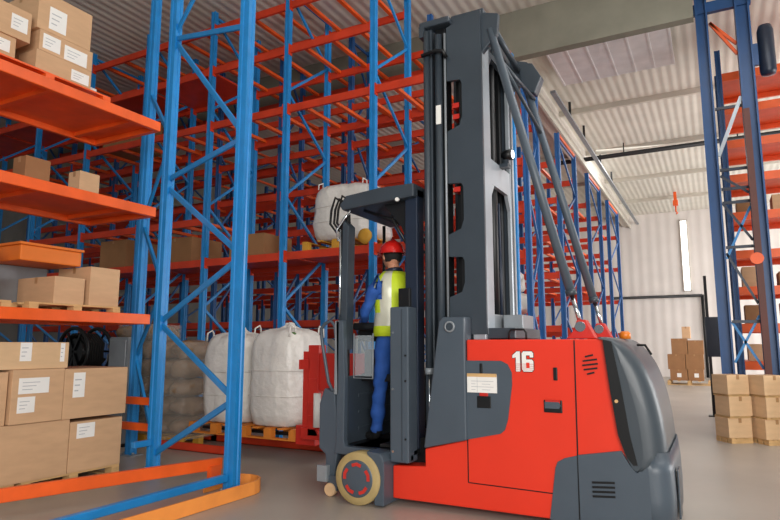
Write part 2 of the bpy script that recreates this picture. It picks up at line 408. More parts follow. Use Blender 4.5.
carton(-7.1, -6.28, 4.34, 5.0, .12, .66, 'large carton low in the floor stack, right end, white label at its top', G1, [('x', .12, .66, .22, .16)])
carton(-7.1, -6.28, 3.3, 4.33, .12, .70, 'widest unlabelled carton low in the floor stack, left of the labelled one', G1)
carton(-7.1, -6.26, 4.22, 5.02, .701, 1.24, 'large carton in the middle layer of the floor stack, right end, one tall label', G1, [('x', .13, .42, .14, .27)])
carton(-7.1, -6.26, 3.66, 4.215, .705, 1.25, 'large carton in the middle layer of the floor stack with two white labels', G1, [('x', .12, .55, .32, .16), ('x', .12, .2, .18, .16)])
carton(-7.1, -6.3, 2.9, 3.64, .701, 1.23, 'carton at the left edge of the middle layer, cut by the picture edge', G1)
carton(-7.0, -6.3, 3.3, 4.27, 1.252, 1.53, 'long low carton lying on top of the floor stack', G1, [('x', .45, .3, .12, .19), ('x', .9, .25, .05, .2)], m='carton2')
# deck at 1.87
Z = 1.871
pallet(-6.72, 4.32, Z, .9, 1.1, label='wooden pallet under the two brown cartons on the lowest orange deck', group=PL, h=.08)
pallet(-6.74, 3.2, Z, .9, .8, label='wooden pallet at the left edge of the lowest orange deck', group=PL, h=.08)
carton(-7.0, -6.32, 4.06, 4.42, Z+.08, Z+.38, 'low brown carton on the lowest orange deck, left of the taller carton', G2, m='carton')
carton(-6.9, -6.30, 4.47, 4.86, Z+.08, Z+.53, 'taller brown carton at the right end of the lowest orange deck', G2, m='carton')
carton(-7.15, -6.5, 2.85, 3.56, Z+.08, Z+.4, 'lower pale carton at the left edge of the lowest deck', G2, [('x', .75, .5, .1, .06)], m='carton2')
carton(-7.15, -6.45, 2.9, 3.5, Z+.401, Z+.62, 'upper pale carton at the left edge of the lowest deck', G2, m='carton2')
t = thing('plastic_crate', (-6.85, 4.3, Z+.45), 'orange lidded crate on top of the cartons of the lowest deck', 'crate')
MB().box(-7.22, -6.47, 3.75, 4.46, Z+.531, Z+.70).bevel(.015).build('crate_body', 'orangebox', t)
MB().box(-7.24, -6.45, 3.73, 4.48, Z+.70, Z+.73).bevel(.008).build('lid', 'orangebox', t)
carton(-7.23, -7.01, 3.7, 4.4, Z, Z+.53, 'grey cased carton under the orange crate at the back of the lowest deck', G2, m='grey', flap=False)
# deck at 4.31
Z = 4.311
t = pallet(-6.7, 3.75, Z, 1.0, 1.5, m='orange', label='orange painted pallet under the labelled cartons on the top deck', h=.13)
Z += .131
carton(-7.0, -6.3, 3.64, 4.3, Z, Z+.26, 'carton at the bottom of the labelled stack on the top deck', G2, [('x', .62, .25, .22, .13)])
carton(-7.0, -6.3, 3.66, 4.3, Z+.261, Z+.50, 'carton in the middle of the labelled stack on the top deck, two white labels', G2, [('x', .06, .15, .20, .17), ('x', .45, .05, .28, .17)])
carton(-7.0, -6.3, 3.62, 4.26, Z+.501, Z+.95, 'largest carton on top of the labelled stack on the top deck', G2, [('x', .2, .1, .2, .26)])
carton(-7.0, -6.5, 4.33, 4.52, Z-.1301, Z+.17, 'small white-cased carton beside the labelled stack, right side of the top deck', G2, m='paper', flap=False)
carton(-6.95, -6.3, 2.9, 3.42, Z, Z+.26, 'bottom carton at the left edge of the top deck', G2, [('x', .5, .3, .2, .13)])
carton(-6.95, -6.28, 3.0, 3.55, Z+.261, Z+.60, 'upper carton of the pair at the left edge of the top deck', G2, [('x', .62, .25, .17, .17)])
# middle deck
Z = 3.201
carton(-7.2, -6.95, 4.0, 4.3, Z, Z+.5, 'tall brown carton standing at the back of the middle deck', G2, m='carton3')
carton(-7.2, -6.97, 4.7, 4.98, Z, Z+.5, 'pale brown carton at the right back of the middle deck', G2, m='carton2')
# back of floor bay
t = thing('hose_reel', (-8.75, 6.2, 0), 'black hose reel standing in the dark behind the floor cartons', 'hose reel')
pr_ = [(.12, -.2), (.12, .2)]
MB().lathe([(.2, -.18), (.2, .18)], (-8.75, 6.2, 1.40), 'y', 24).build('drum', 'black', t)
for s in (-1, 1):
    b = MB().tube([(-8.75+.36*math.cos(2*PI*k/28), 6.2+.2*s, 1.40+.36*math.sin(2*PI*k/28)) for k in range(28)], .03, 8, True)
    for k in range(6):
        a = PI*k/3; b.bar((-8.75, 6.2+.2*s, 1.40), (-8.75+.35*math.cos(a), 6.2+.2*s, 1.40+.35*math.sin(a)), .02, .03)
    b.build('flange', 'black', t)
b = MB().tube([(-8.75+(.26+.05*(k % 2))*math.cos(2*PI*k/14), 6.2-.18+k*.0030, 1.40+.27*math.sin(2*PI*k/14)) for k in range(112)], .022, 6)
b.build('hose', 'rubber', t)
MB().bar((-9.1, 6.2, 0), (-8.75, 6.2, 1.40), .05, .4, (0, 1, 0)).bar((-8.4, 6.2, 0), (-8.75, 6.2, 1.40), .05, .4, (0, 1, 0)).build('stand', 'black', t)
t = thing('metal_case', (-8.1, 6.5, 0), 'pale grey metal cabinet behind the floor cartons beside the hose reel', 'cabinet')
MB().box(-8.25, -7.82, 6.25, 6.5, .05, 1.62).bevel(.02).build('case_body', 'grey', t)
MB().box(-8.22, -7.85, 6.23, 6.25, .1, 1.58).bevel(.006, 1).build('door', 'grey', t)
MB().box(-7.92, -7.89, 6.20, 6.23, .9, 1.1).build('handle', 'black', t)
MB().box(-8.23, -7.84, 6.27, 6.48, 0, .05).build('plinth', 'black', t)

# pallet loads: sacks wrapped in film, big bags
def sack(x, y, z, rx, ry, rz, label, group, seed, rot=0, m='sack'):
    o = MB().blob((0, 0, 0), (rx, ry, rz), 2.6, 36, 18, .30, 6, seed).build('sack', m)
    o.location = (x, y, z+rz); o.rotation_euler.z = rot
    return tag(o, label, 'sack', group)
words = ['bottom', 'second', 'third', 'fourth', 'fifth', 'top']
for j, (cx, n, nm) in enumerate(((-8.35, 6, 'left'), (-7.45, 5, 'right'))):
    pallet(cx, 7.02 if j else 7.1, 0, .86, .86, 'woody', 'yellow pallet under the %s stack of wrapped tan sacks' % nm, 'pallets under the tan sacks', h=.139)
    for k in range(n):
        for side in (0, 1):
            sack(cx+(.205 if side else -.205), (7.02 if j else 7.1)+.01*((k+side) % 2), .14+k*.285, .20, .37+.02*((k*3+side) % 2), .139, '%s tan sack, %s layer of the %s film-wrapped stack behind the blue brace' % (('left', 'right')[side], words[k] if k < n-1 else 'top', nm), 'tan sacks wrapped in film', k*2+side+j*19, rot=.06*((k*5+side*3) % 3-1))
    h = .14+n*.285
    b = MB(); N = 40; rings = []
    for q in range(12):
        z = .1+(h-.12)*q/11; ring = []
        for i in range(N):
            a = 2*PI*i/N; c, s_ = math.cos(a), math.sin(a)
            r = .437*(abs(c)**4+abs(s_)**4)**(-.25)*(1+.05*noise.noise(Vector((c*5, s_*5, z*11+j))))*(1-.05*q/11)
            ring.append(b.bm.verts.new((cx+r*c, (7.02 if j else 7.1)+r*s_, z)))
        rings.append(ring)
    for A, B in zip(rings, rings[1:]):
        for i in range(N): f = b.bm.faces.new((A[i], A[(i+1)%N], B[(i+1)%N], B[i])); f.smooth = True
    tag(b.build('plastic_wrap', 'film'), 'shiny clear film wound round the %s stack of tan sacks' % nm, 'plastic film')
def bigbag(cx, cy, z, rx, ry, h, label, group, seed, green=False):
    t = thing('bulk_bag', (cx, cy, z), label, 'bulk bag', group)
    b = MB(); N = 48; rings = []
    prof = [(0, .80), (.02, .92), (.12, 1.0), (.3, 1.03), (.5, 1.03), (.7, 1.0), (.82, .97), (.89, .90), (.94, .76), (.965, .55), (.975, .3), (1.0, .16), (1.03, .12)]
    for q, (hh, rr) in enumerate(prof):
        ring = []
        for i in range(N):
            a = 2*PI*i/N; c, s_ = math.cos(a), math.sin(a)
            sup = (abs(c)**3.4+abs(s_)**3.4)**(-1/3.4)
            wr = 1+.014*math.sin(a*15+seed+3*noise.noise(Vector((c, s_, hh*3))))+.07*noise.noise(Vector((c*2+seed, s_*2, hh*4)))+.025*noise.noise(Vector((c*7+seed, s_*7, hh*9)))
            ring.append(b.bm.verts.new((cx+rx*rr*sup*c*wr, cy+ry*rr*sup*s_*wr, z+h*hh+.03*noise.noise(Vector((c*2, s_*2, seed+hh))) if hh > .1 else z+h*hh)))
        rings.append(ring)
    for A, B in zip(rings, rings[1:]):
        for i in range(N): f = b.bm.faces.new((A[i], A[(i+1)%N], B[(i+1)%N], B[i])); f.smooth = True
    b.bm.faces.new(rings[0][::-1]); b.bm.faces.new(rings[-1]); b.build('bag_body', 'bag', t)
    for sx in (-1, 1):
        for sy in (-1, 1):
            x, y = cx+sx*rx*.72, cy+sy*ry*.72
            MB().tube([(x, y-.07, z+h*.88), (x, y-.06, z+h*.97), (x*.9+cx*.1, y, z+h*1.0), (x, y+.06, z+h*.97), (x, y+.07, z+h*.88)], .012, 6).build('lifting_loop', 'bag', t)
    b = MB()
    for zz_ in (.3, .55):
        b.tube([(cx+rx*1.06*math.cos(2*PI*i/N)*(abs(math.cos(2*PI*i/N))**3.4+abs(math.sin(2*PI*i/N))**3.4)**(-1/3.4), cy+ry*1.06*math.sin(2*PI*i/N)*(abs(math.cos(2*PI*i/N))**3.4+abs(math.sin(2*PI*i/N))**3.4)**(-1/3.4), z+h*zz_) for i in range(N)], .006, 5, True)
    b.build('strap', 'bag', t)
    if green:
        MB().blob((cx+rx*.45, cy-ry*.62, z+h*.90), (.14, .05, .05), 3, 16, 8).build('green_tag', 'green', t)
    return t
pallet(-6.30, 7.0, .26, .95, .95, 'woodo', 'orange pallet under the left white bulk bag', 'pallets under the white bulk bags', h=.15)
pallet(-5.34, 7.0, .26, .95, .95, 'woodo', 'orange pallet under the right white bulk bag, next to the red fork carriage', 'pallets under the white bulk bags', h=.15)
bigbag(-6.26, 7.0, .411, .42, .46, 1.30, 'white bulk bag on the floor pallet behind the near blue upright', 'white bulk bags', 1)
bigbag(-5.36, 7.0, .411, .42, .47, 1.36, 'white bulk bag with a green tag beside the red fork carriage', 'white bulk bags', 2.3, True)
pallet(-5.35, 8.66, 3.052, 1.3, 1.1, 'woody', 'yellow pallet under the white bag up on the first rack row', h=.16)
bigbag(-5.3, 8.62, 3.212, .6, .52, 1.0, 'white bulk bag high on the red rack shelf behind the cab roof', 'white bulk bags', 4.2)
t = thing('rope_roll', (-4.95, 8.12, 3.2), 'yellow roll lying at the edge of the red shelf behind the cab', 'roll')
t.location = (-4.72, 8.2, 3.051)
MB().lathe([(.05, 0), (.12, .01), (.13, .1), (.13, .2), (.12, .23), (.05, .24)], (-4.72, 7.98, 3.19), 'y', 20).build('roll_body', 'woody', t)
sack(-3.2, 10.47, 2.001, .36, .34, .20, 'white crumpled sack on the second rack row, lower one right of the mast', 'white sacks on the second rack row', 31, m='bag')
sack(-3.23, 10.47, 2.42, .33, .31, .20, 'white crumpled sack on the second rack row, upper one right of the mast', 'white sacks on the second rack row', 33, m='bag')
for k, (x, y, z, wd, hh) in enumerate(((-9.1, 8.6, 3.052, .9, .5), (-7.3, 8.6, 3.052, .8, .42), (-10.9, 8.6, 3.052, .8, .6), (-11.0, 8.6, 5.652, .9, .7))):
    carton(x-wd/2, x+wd/2, y-.4, y+.4, z, z+hh, ['wide carton on the first rack row seen between the blue braces', 'carton on the first rack row just left of the near upright', 'tall carton far left on the first rack row', 'carton on the high shelf of the first rack row, far left'][k], 'cartons on the first rack row', m='carton3')

# ---------------------------------------------------------------- forklift truck
T = thing('forklift_truck', (-1.6, 6.0, 0), 'large red and slate grey narrow aisle forklift truck with the number 16', 'forklift truck')
def part(mb, name, m, p=None, **k): return mb.build(name, m, p or T, **k)
Y0, Y1 = 5.3, 6.62
def rext(pts, wts, y0, y1, R, steps=6):
    """outline in XZ extruded along Y, weighted vertices rounded off towards both sides"""
    n = len(pts); P = [Vector(p) for p in pts]
    sl = []
    for k in range(steps+1):
        a = PI/2*k/steps; sl.append((y0+R*(1-math.cos(a)), R*(1-math.sin(a))))
    sl += [(y1-(y-y0), d) for y, d in sl[::-1]]
    b = MB(); rings = []
    for y, d in sl:
        rings.append([b.bm.verts.new((P[i].x-d*wts[i][0], y, P[i].y-d*wts[i][1])) for i in range(n)])
    for A, B in zip(rings, rings[1:]):
        for i in range(n): f = b.bm.faces.new((A[i], A[(i+1)%n], B[(i+1)%n], B[i])); f.smooth = wts[i] != (0, 0) and wts[(i+1)%n] != (0, 0)
    for ring in (rings[0], rings[-1]):
        f = b.bm.faces.new([b.bm.verts.new(v.co) for v in ring]); f.smooth = False
        bmesh.ops.triangulate(b.bm, faces=[f], ngon_method='EAR_CLIP')
    return b
b = MB().prism([(-2.8, .06), (-2.8, .36), (-2.46, .38), (-2.46, .54), (-2.03, .65), (-2.03, 1.55), (-.76, 1.55), (-.66, .6), (-.66, .06)], 'y', Y0, Y1).bevel(.018, 3)
part(b, 'chassis', 'truckred')
def dense(P, W, k=4):
    out = []; ow = []
    for i in range(len(P)-1):
        p0 = P[max(0, i-1)]; p1 = P[i]; p2 = P[i+1]; p3 = P[min(len(P)-1, i+2)]
        for j in range(k):
            t_ = j/k; out.append(tuple(.5*((2*p1[a])+(-p0[a]+p2[a])*t_+(2*p0[a]-5*p1[a]+4*p2[a]-p3[a])*t_*t_+(-p0[a]+3*p1[a]-3*p2[a]+p3[a])*t_**3) for a in (0, 1)))
            ow.append(tuple(W[i][a]*(1-t_)+W[i+1][a]*t_ for a in (0, 1)))
    return out+[P[-1]], ow+[W[-1]]
sil = [(-.86, 1.570), (-.74, 1.558), (-.66, 1.515), (-.58, 1.43), (-.51, 1.31), (-.45, 1.13), (-.41, .92), (-.392, .74), (-.388, .62)]
ws_ = [(0, .08), (.1, .2), (.3, .35), (.7, .35), (.9, .2), (1, .1), (1, 0), (1, 0), (1, 0)]
sil, ws_ = dense(sil, ws_)
low = [(-.42, .555), (-.50, .515), (-.57, .515), (-.63, .545), (-.68, .61), (-.735, .78), (-.78, 1.14), (-.82, 1.545)]
lw = [(.9, 0), (.6, 0), (.3, 0), (.1, 0)]+[(0, 0)]*4
part(rext(sil+low, ws_+lw, Y0-.03, Y1+.03, .17, 8), 'rear_cover', 'shell')
part(MB().prism([(-.82, 1.545), (-.75, 1.53), (-.69, 1.14), (-.645, .78), (-.60, .56), (-.63, .555), (-.68, .62), (-.735, .79), (-.78, 1.14)], 'y', Y0-.036, Y0-.028), 'cover_band', 'black')
bum = [(-.372, .66), (-.355, .5), (-.35, .3), (-.355, .06), (-1.06, .06), (-1.06, .60), (-.72, .66), (-.66, .565), (-.62, .53), (-.57, .50), (-.50, .50), (-.44, .535), (-.41, .58)]
part(rext(bum, [(1, 0)]*4+[(0, 0)]*3+[(.05, 0), (.1, 0), (.3, 0), (.6, 0), (.85, 0), (.95, 0)], Y0-.02, Y1+.02, .17, 8), 'rear_bumper', 'slate')
part(MB().prism([(-1.31, .06), (-1.25, .48), (-1.23, .53), (-1.17, .565), (-1.062, .595), (-1.062, .06)], 'y', Y0-.012, Y0+.01), 'side_skirt', 'slate')
part(MB().box(-.342, -.325, 5.55, 5.75, .12, .5).bevel(.01), 'tail_lamp_recess', 'mast')
part(MB().prism([(-2.03, .655), (-1.72, .725), (-1.68, .76), (-1.65, .85), (-1.605, 1.15), (-1.605, 1.26), (-1.64, 1.33), (-1.70, 1.36), (-2.03, 1.36)], 'y', Y0-.012, Y0+.01), 'side_panel', 'slate')
f = MB().prism([(-2.455, .55), (-2.03, .65), (-2.03, 1.76), (-2.25, 1.76), (-2.29, 1.72)], 'y', Y0-.035, Y0+.14).bevel(.015, 2)
fin = part(f, 'mast_bracket', 'slate')
part(MB().lathe([(.052, 0), (.052, -.02), (.036, -.022), (.036, -.004), (.0, -.004)][::1][:4], (-2.175, Y0-.035, 1.67), 'y', 24), 'pivot_ring', 'grey', fin)
part(MB().lathe([(.034, -.006), (.034, -.024)], (-2.175, Y0-.035, 1.67), 'y', 20), 'pivot_pin', 'mast', fin)
# door seams
b = MB().box(-2.035, -2.027, Y0-.006, Y0+.003, .28, 1.535)
b.bar((-2.03, Y0-.001, .28), (-1.07, Y0-.001, .265), .008, .008).bar((-1.068, Y0-.001, .265), (-1.055, Y0-.001, 1.54), .010, .010, (0, 1, 0))
b.bar((-1.068, Y0-.014, .06), (-1.064, Y0-.014, .6), .007, .007, (0, 1, 0))
part(b, 'door_seam', 'black')
def slot(name, x0, x1, z0, z1, m='black', y=Y0-.004, d=.008, bv=.006, p=None):
    return part(MB().box(x0, x1, y-d, y+.006, z0, z1).bevel(bv, 2), name, m, p)
slot('door_slot', -1.90, -1.872, 1.22, 1.335, y=Y0-.012)
slot('door_slot', -1.24, -1.205, 1.20, 1.31)
h = slot('door_handle', -1.93, -1.80, .94, 1.045, y=Y0-.012); slot('latch', -1.905, -1.825, 1.045, 1.075, 'carred', y=Y0-.014, p=h)
h = slot('door_handle', -1.33, -1.175, .93, 1.035)
part(MB().box(-1.315, -1.19, Y0-.018, Y0-.012, 1.01, 1.035), 'handle_lip', 'carred', h)
part(MB().prism([(-1.32, .965), (-1.2, .965), (-1.185, .99), (-1.2, 1.02), (-1.32, 1.02)], 'y', Y0-.02, Y0-.012), 'handle_flap', 'slate', h)
n_ = part(MB().box(-2.02, -1.74, Y0-.022, Y0-.013, 1.075, 1.235), 'notice_sheet', 'paper')
part(MB().box(-2.02, -1.74, Y0-.024, Y0-.021, 1.215, 1.245), 'top_strip', 'wood', n_)
b = MB()
for k in range(4): b.box(-1.98, -1.94+.06*(k % 2), Y0-.0235, Y0-.022, 1.10+k*.025, 1.104+k*.025)
for k in range(4): b.box(-1.88, -1.80+.03*(k % 2), Y0-.0235, Y0-.022, 1.10+k*.025, 1.104+k*.025)
b.box(-1.925, -1.922, Y0-.0235, Y0-.022, 1.08, 1.21); part(b, 'print', 'ink', n_)
for k, (a, c) in enumerate(((-.97, -.905), (-.99, -.875), (-.995, -.87), (-.985, -.875), (-.96, -.90))):
    z = 1.415-k*.036
    part(MB().bar((a, Y0-.004, z-.012), (c, Y0-.004, z+.004), .012, .014), 'vent_slot', 'black')
for k in range(4): part(MB().bar((-.955, Y0-.022, .395-k*.036), (-.78, Y0-.022, .408-k*.036), .01, .016), 'vent_slot', 'black')
part(MB().lathe([(.014, 0), (.014, -.01)], (-.735, Y0-.032, 1.05), 'y', 12), 'cover_lock', 'wood')
# number 16
NX, NZ, NH = -1.595, 1.27, .175
one = [(.030, 0), (.068, 0), (.068, 1), (.040, 1), (.0, .80), (.0, .66), (.030, .70)]
six = [(.098, 0), (.172, 0), (.186, .10), (.186, .50), (.172, .60), (.122, .60), (.122, .80), (.155, .80), (.155, .70), (.186, .70), (.186, .90), (.172, 1), (.098, 1), (.084, .90), (.084, .10)]
hole = [(.122, .18), (.152, .18), (.152, .44), (.122, .44)]
def digits(gr, y0, y1, m, name, parent):
    obs = []
    for pl in (one, six):
        P = [(NX+u, NZ+v*NH) for u, v in pl]; out = []
        ar = sum(P[i][0]*P[(i+1)%len(P)][1]-P[(i+1)%len(P)][0]*P[i][1] for i in range(len(P)))
        for i in range(len(P)):
            d = Vector(P[(i+1)%len(P)])-Vector(P[i-1]); d.normalize(); s_ = 1 if ar > 0 else -1
            out.append((P[i][0]+d.y*gr*s_, P[i][1]-d.x*gr*s_))
        b = MB().prism(out, 'y', y0, y1); obs.append(b.build(name, m, parent))
    return obs
nb = digits(.006, Y0-.003, Y0+.001, 'black', 'number_outline', T)
nd = digits(0, Y0-.006, Y0-.001, 'paper', 'digit', nb[0])
part(MB().prism([(NX+u, NZ+v*NH) for u, v in hole], 'y', Y0-.008, Y0-.005), 'digit_counter', 'truckred', nb[1])
for k in range(4): part(MB().box(NX+.032, NX+.186, Y0-.0078, Y0-.0062, NZ+.012+k*.017, NZ+.0155+k*.017), 'number_stripe', 'carred', nb[1])

# drive wheel & outrigger
wz = .245
wh = part(MB().lathe([(.16, 0), (.235, .0), (.245, .012), (.245, .15), (.235, .165), (.16, .165)], (-3.08, 5.10, wz), 'y', 40), 'load_wheel', 'tyre')
hb = part(MB().lathe([(.03, -.012), (.155, -.012), (.185, 0), (.185, .15), (.03, .16)], (-3.08, 5.105, wz), 'y', 40), 'hub', 'slate', wh)
for k in range(5):
    b = MB()
    a0 = PI/2+k*2*PI/5; b.prism([(-3.08+r*math.cos(a0+da), wz+r*math.sin(a0+da)) for r, da in ((.115, -.40), (.145, -.38), (.15, 0), (.145, .38), (.115, .40), (.12, 0))], 'y', 5.085, 5.10); part(b, 'hub_segment', 'hubred', wh)
part(MB().prism([(-2.99, .50), (-2.84, .49), (-2.80, .42), (-2.80, .02), (-2.90, .02), (-2.91, .30), (-2.97, .44)], 'y', 5.12, 5.5).bevel(.01), 'wheel_bracket', 'slate')
part(MB().prism([(-3.44, .30), (-3.40, .44), (-3.28, .50), (-2.84, .50), (-2.86, .46)], 'y', 5.34, 5.9), 'wheel_arch', 'black')
part(MB().box(-3.42, -2.84, 5.45, 6.5, .30, .46), 'cab_underframe', 'black')
part(MB().box(-2.84, -2.4, 5.5, 6.5, .12, .6), 'cab_underframe', 'black')
part(MB().lathe([(.135, 0), (.135, .12)], (-3.1, 6.3, .135), 'y', 28), 'load_wheel', 'tyre')
# front corner panel, caster
part(MB().prism([(-3.60, 1.06), (-3.47, 1.02), (-3.42, .50), (-3.47, .16), (-3.56, .12), (-3.58, .40), (-3.66, .46), (-3.66, .90)], 'y', 5.30, 5.42).bevel(.015, 2), 'corner_panel', 'slate')
part(MB().box(-3.64, -3.52, 5.24, 5.36, .14, .30).bevel(.01), 'hinge_block', 'grey')
part(MB().box(-3.52, -3.42, 5.28, 5.42, .06, .20), 'caster_fork', 'slate')
part(MB().lathe([(.055, 0), (.065, .01), (.065, .07), (.055, .08)], (-3.50, 5.26, .066), 'y', 20), 'caster_wheel', 'caster')
# cab
part(MB().box(-3.40, -2.60, 5.36, 6.48, .46, .50), 'cab_floor', 'black')
part(MB().prism([(-3.46, .42), (-2.60, .40), (-2.60, .475), (-3.33, .50), (-3.345, .56), (-3.34, 1.15), (-3.37, 1.75), (-3.46, 1.75), (-3.44, 1.1), (-3.44, .5)], 'y', Y0-.02, Y0+.05).bevel(.01, 2), 'cab_side_frame', 'slate')
part(MB().box(-3.44, -3.37, 5.40, 6.48, .50, 1.18).bevel(.01), 'cab_front_wall', 'mast')
b = MB()
for k in range(3): b.box(-3.371, -3.36, 5.6, 6.3, .62+k*.17, .65+k*.17)
part(b, 'cab_wall_ribs', 'mast')
part(MB().box(-3.37, -2.65, 6.42, 6.48, .50, 1.20), 'cab_far_wall', 'black')
part(MB().box(-3.0, -2.83, 5.40, 5.60, .50, .53).bevel(.008), 'floor_pedal', 'rubber')
cv = part(MB().box(-2.80, -2.60, 5.24, 5.44, .40, 1.87).bevel(.018, 3), 'door_column', 'slate')
part(MB().box(-2.675, -2.665, 5.236, 5.242, .42, 1.85), 'column_groove', 'mast', cv)
for z in (.5, 1.08, 1.62): part(MB().lathe([(.012, 0), (.012, -.008)], (-2.765, 5.24, z), 'y', 10), 'bolt', 'chrome', cv)
for z in (.62, 1.16, 1.4): part(MB().lathe([(.01, 0), (.01, -.008)], (-2.63, 5.24, z), 'y', 10), 'bolt', 'black', cv)
part(MB().box(-2.80, -2.67, 5.42, 5.56, 1.87, 2.07).bevel(.01), 'switch_box', 'black')
part(MB().box(-2.74, -2.60, 5.46, 5.62, .5, 3.10).bevel(.01), 'cab_rear_post', 'navy')
part(MB().box(-2.74, -2.62, 6.36, 6.48, .5, 3.10).bevel(.01), 'cab_rear_post', 'navy')
part(MB().box(-3.56, -3.49, 5.52, 5.62, .5, 2.80).bevel(.01), 'cab_front_post', 'black')
part(MB().prism([(-3.46, 1.5), (-3.38, 1.45), (-3.36, 2.76), (-3.44, 2.84)], 'y', 5.36, 5.50).bevel(.012), 'cab_front_post', 'mast')
part(MB().tube([(-3.455, 5.35, 1.6), (-3.455, 5.35, 2.72)], .014, 10), 'grab_rail', 'chrome')
part(MB().tube([(-3.5, 6.4, .5), (-3.5, 6.4, 2.95)], .02, 10), 'cab_front_post', 'black')
# roof
r_ = part(MB().prism([(-3.50, 3.00), (-3.42, 3.10), (-3.0, 3.14), (-2.60, 3.14), (-2.60, 3.00), (-3.2, 2.96), (-3.46, 2.94)], 'y', 5.38, 6.50).bevel(.02, 2), 'cab_roof', 'mast')
b = MB()
for k in range(4): b.tube([(-3.25, 5.5+k*.3, 2.94), (-2.9, 5.5+k*.3, 2.80), (-2.72, 5.5+k*.3, 2.5)], .018, 8)
for q in ((-2.9, 2.80), (-2.72, 2.5)): b.tube([(q[0], 5.5, q[1]), (q[0], 6.4, q[1])], .018, 8)
part(b, 'roof_guard', 'black')
part(MB().prism([(-3.0, 2.97), (-2.74, 2.99), (-2.74, 2.55), (-2.80, 2.72)], 'y', 5.5, 5.54), 'roof_gusset', 'black')
part(MB().lathe([(.02, 0), (.02, -.03)], (-2.78, 5.38, 2.98), 'y', 12), 'roof_lamp', 'paper')
for dx, dz in ((0, 0), (.04, .03), (-.05, .02)):
    part(MB().tube([(-3.36+dx, 5.42, 2.98+dz), (-3.50+dx, 5.38, 3.07+dz), (-3.56+dx, 5.40, 2.96), (-3.60+dx, 5.44, 2.82), (-3.52+dx, 5.44, 2.72), (-3.44+dx, 5.44, 2.78+dz), (-3.38, 5.40, 2.86+dz)], .014, 8), 'hose', 'rubber')
part(MB().tube([(-3.48, 5.34, 2.60), (-3.50, 5.34, 2.72), (-3.40, 5.34, 2.84), (-3.34, 5.36, 2.92)], .012, 8), 'hose', 'chrome')
# front handle loop
L = [(-3.61, 1.72), (-3.655, 1.66), (-3.63, 1.5), (-3.55, 1.12), (-3.50, 1.04), (-3.43, 1.06), (-3.40, 1.2), (-3.46, 1.55), (-3.48, 1.70), (-3.53, 1.75)]
part(MB().tube([(x, 5.30, z) for x, z in L], .018, 10, True), 'grab_handle', 'slate')
part(MB().box(-3.47, -3.41, 5.28, 5.36, 1.0, 1.75).bevel(.01), 'handle_post', 'grey')
# console
c_ = part(MB().box(-3.46, -2.86, 5.62, 5.75, 1.66, 1.74).bevel(.02, 2), 'control_console', 'black')
part(MB().box(-3.48, -3.18, 5.75, 6.4, 1.54, 1.68).bevel(.02, 2), 'control_console', 'black')
part(MB().lathe([(.03, 0), (.035, .03), (.02, .07)], (-3.4, 5.85, 1.68), 'z', 14), 'steering_knob', 'rubber', c_)
part(MB().box(-3.34, -3.13, 5.48, 5.49, 1.18, 1.6), 'clear_screen', 'clear')
part(MB().tube([(-3.35, 5.47, 1.62), (-3.35, 5.47, 1.16), (-3.12, 5.47, 1.16), (-3.12, 5.47, 1.62)], .008, 8), 'screen_frame', 'grey')
part(MB().box(-3.36, -2.8, 5.64, 5.70, 1.12, 1.20).bevel(.01), 'cab_rail', 'black')
# front mast (cab mast)
part(MB().box(-2.52, -2.42, 5.46, 5.60, .45, 4.80).bevel(.012), 'cab_mast_rail', 'mast')
part(MB().box(-2.40, -2.28, 5.50, 5.66, .45, 4.80).bevel(.012), 'cab_mast_rail', 'black')
part(MB().box(-2.52, -2.28, 6.30, 6.50, .45, 4.80).bevel(.012), 'cab_mast_rail', 'mast')
part(MB().tube([(-2.46, 5.42, 1.25), (-2.46, 5.42, 4.75)], .034, 14), 'lift_cylinder', 'mast')
part(MB().tube([(-2.46, 5.42, .62), (-2.46, 5.42, 1.26)], .016, 10), 'cylinder_rod', 'chrome')
part(MB().lathe([(.045, 0), (.045, .06)], (-2.46, 5.42, 1.22), 'z', 14), 'cylinder_collar', 'grey')
part(MB().tube([(-2.34, 5.45, .6), (-2.34, 5.45, 4.7)], .040, 14), 'lift_cylinder', 'mast')
part(MB().tube([(-2.42, 5.44, 1.1), (-2.41, 5.44, .9), (-2.40, 5.44, .55)], .014, 8), 'hose', 'rubber')
part(MB().tube([(-2.38, 5.44, 1.1), (-2.36, 5.44, .9), (-2.37, 5.44, .55)], .014, 8), 'hose', 'rubber')
part(MB().box(-2.54, -2.20, 5.40, 5.56, 4.80, 4.87).bevel(.02, 2).box(-2.54, -2.48, 5.40, 5.5, 4.7, 4.82), 'mast_yoke', 'mast')
part(MB().tube([(-2.50, 5.38, 4.48), (-2.34, 5.38, 4.50), (-2.26, 5.38, 4.48), (-2.24, 5.42, 4.42)], .022, 10), 'yoke_clamp', 'black')
part(MB().box(-2.355, -2.30, 5.405, 5.41, 3.72, 3.92), 'mast_label', 'paper')
part(MB().tube([(-2.265, 5.44, 1.75), (-2.265, 5.44, 4.7)], .013, 8), 'guide_rod', 'grey')
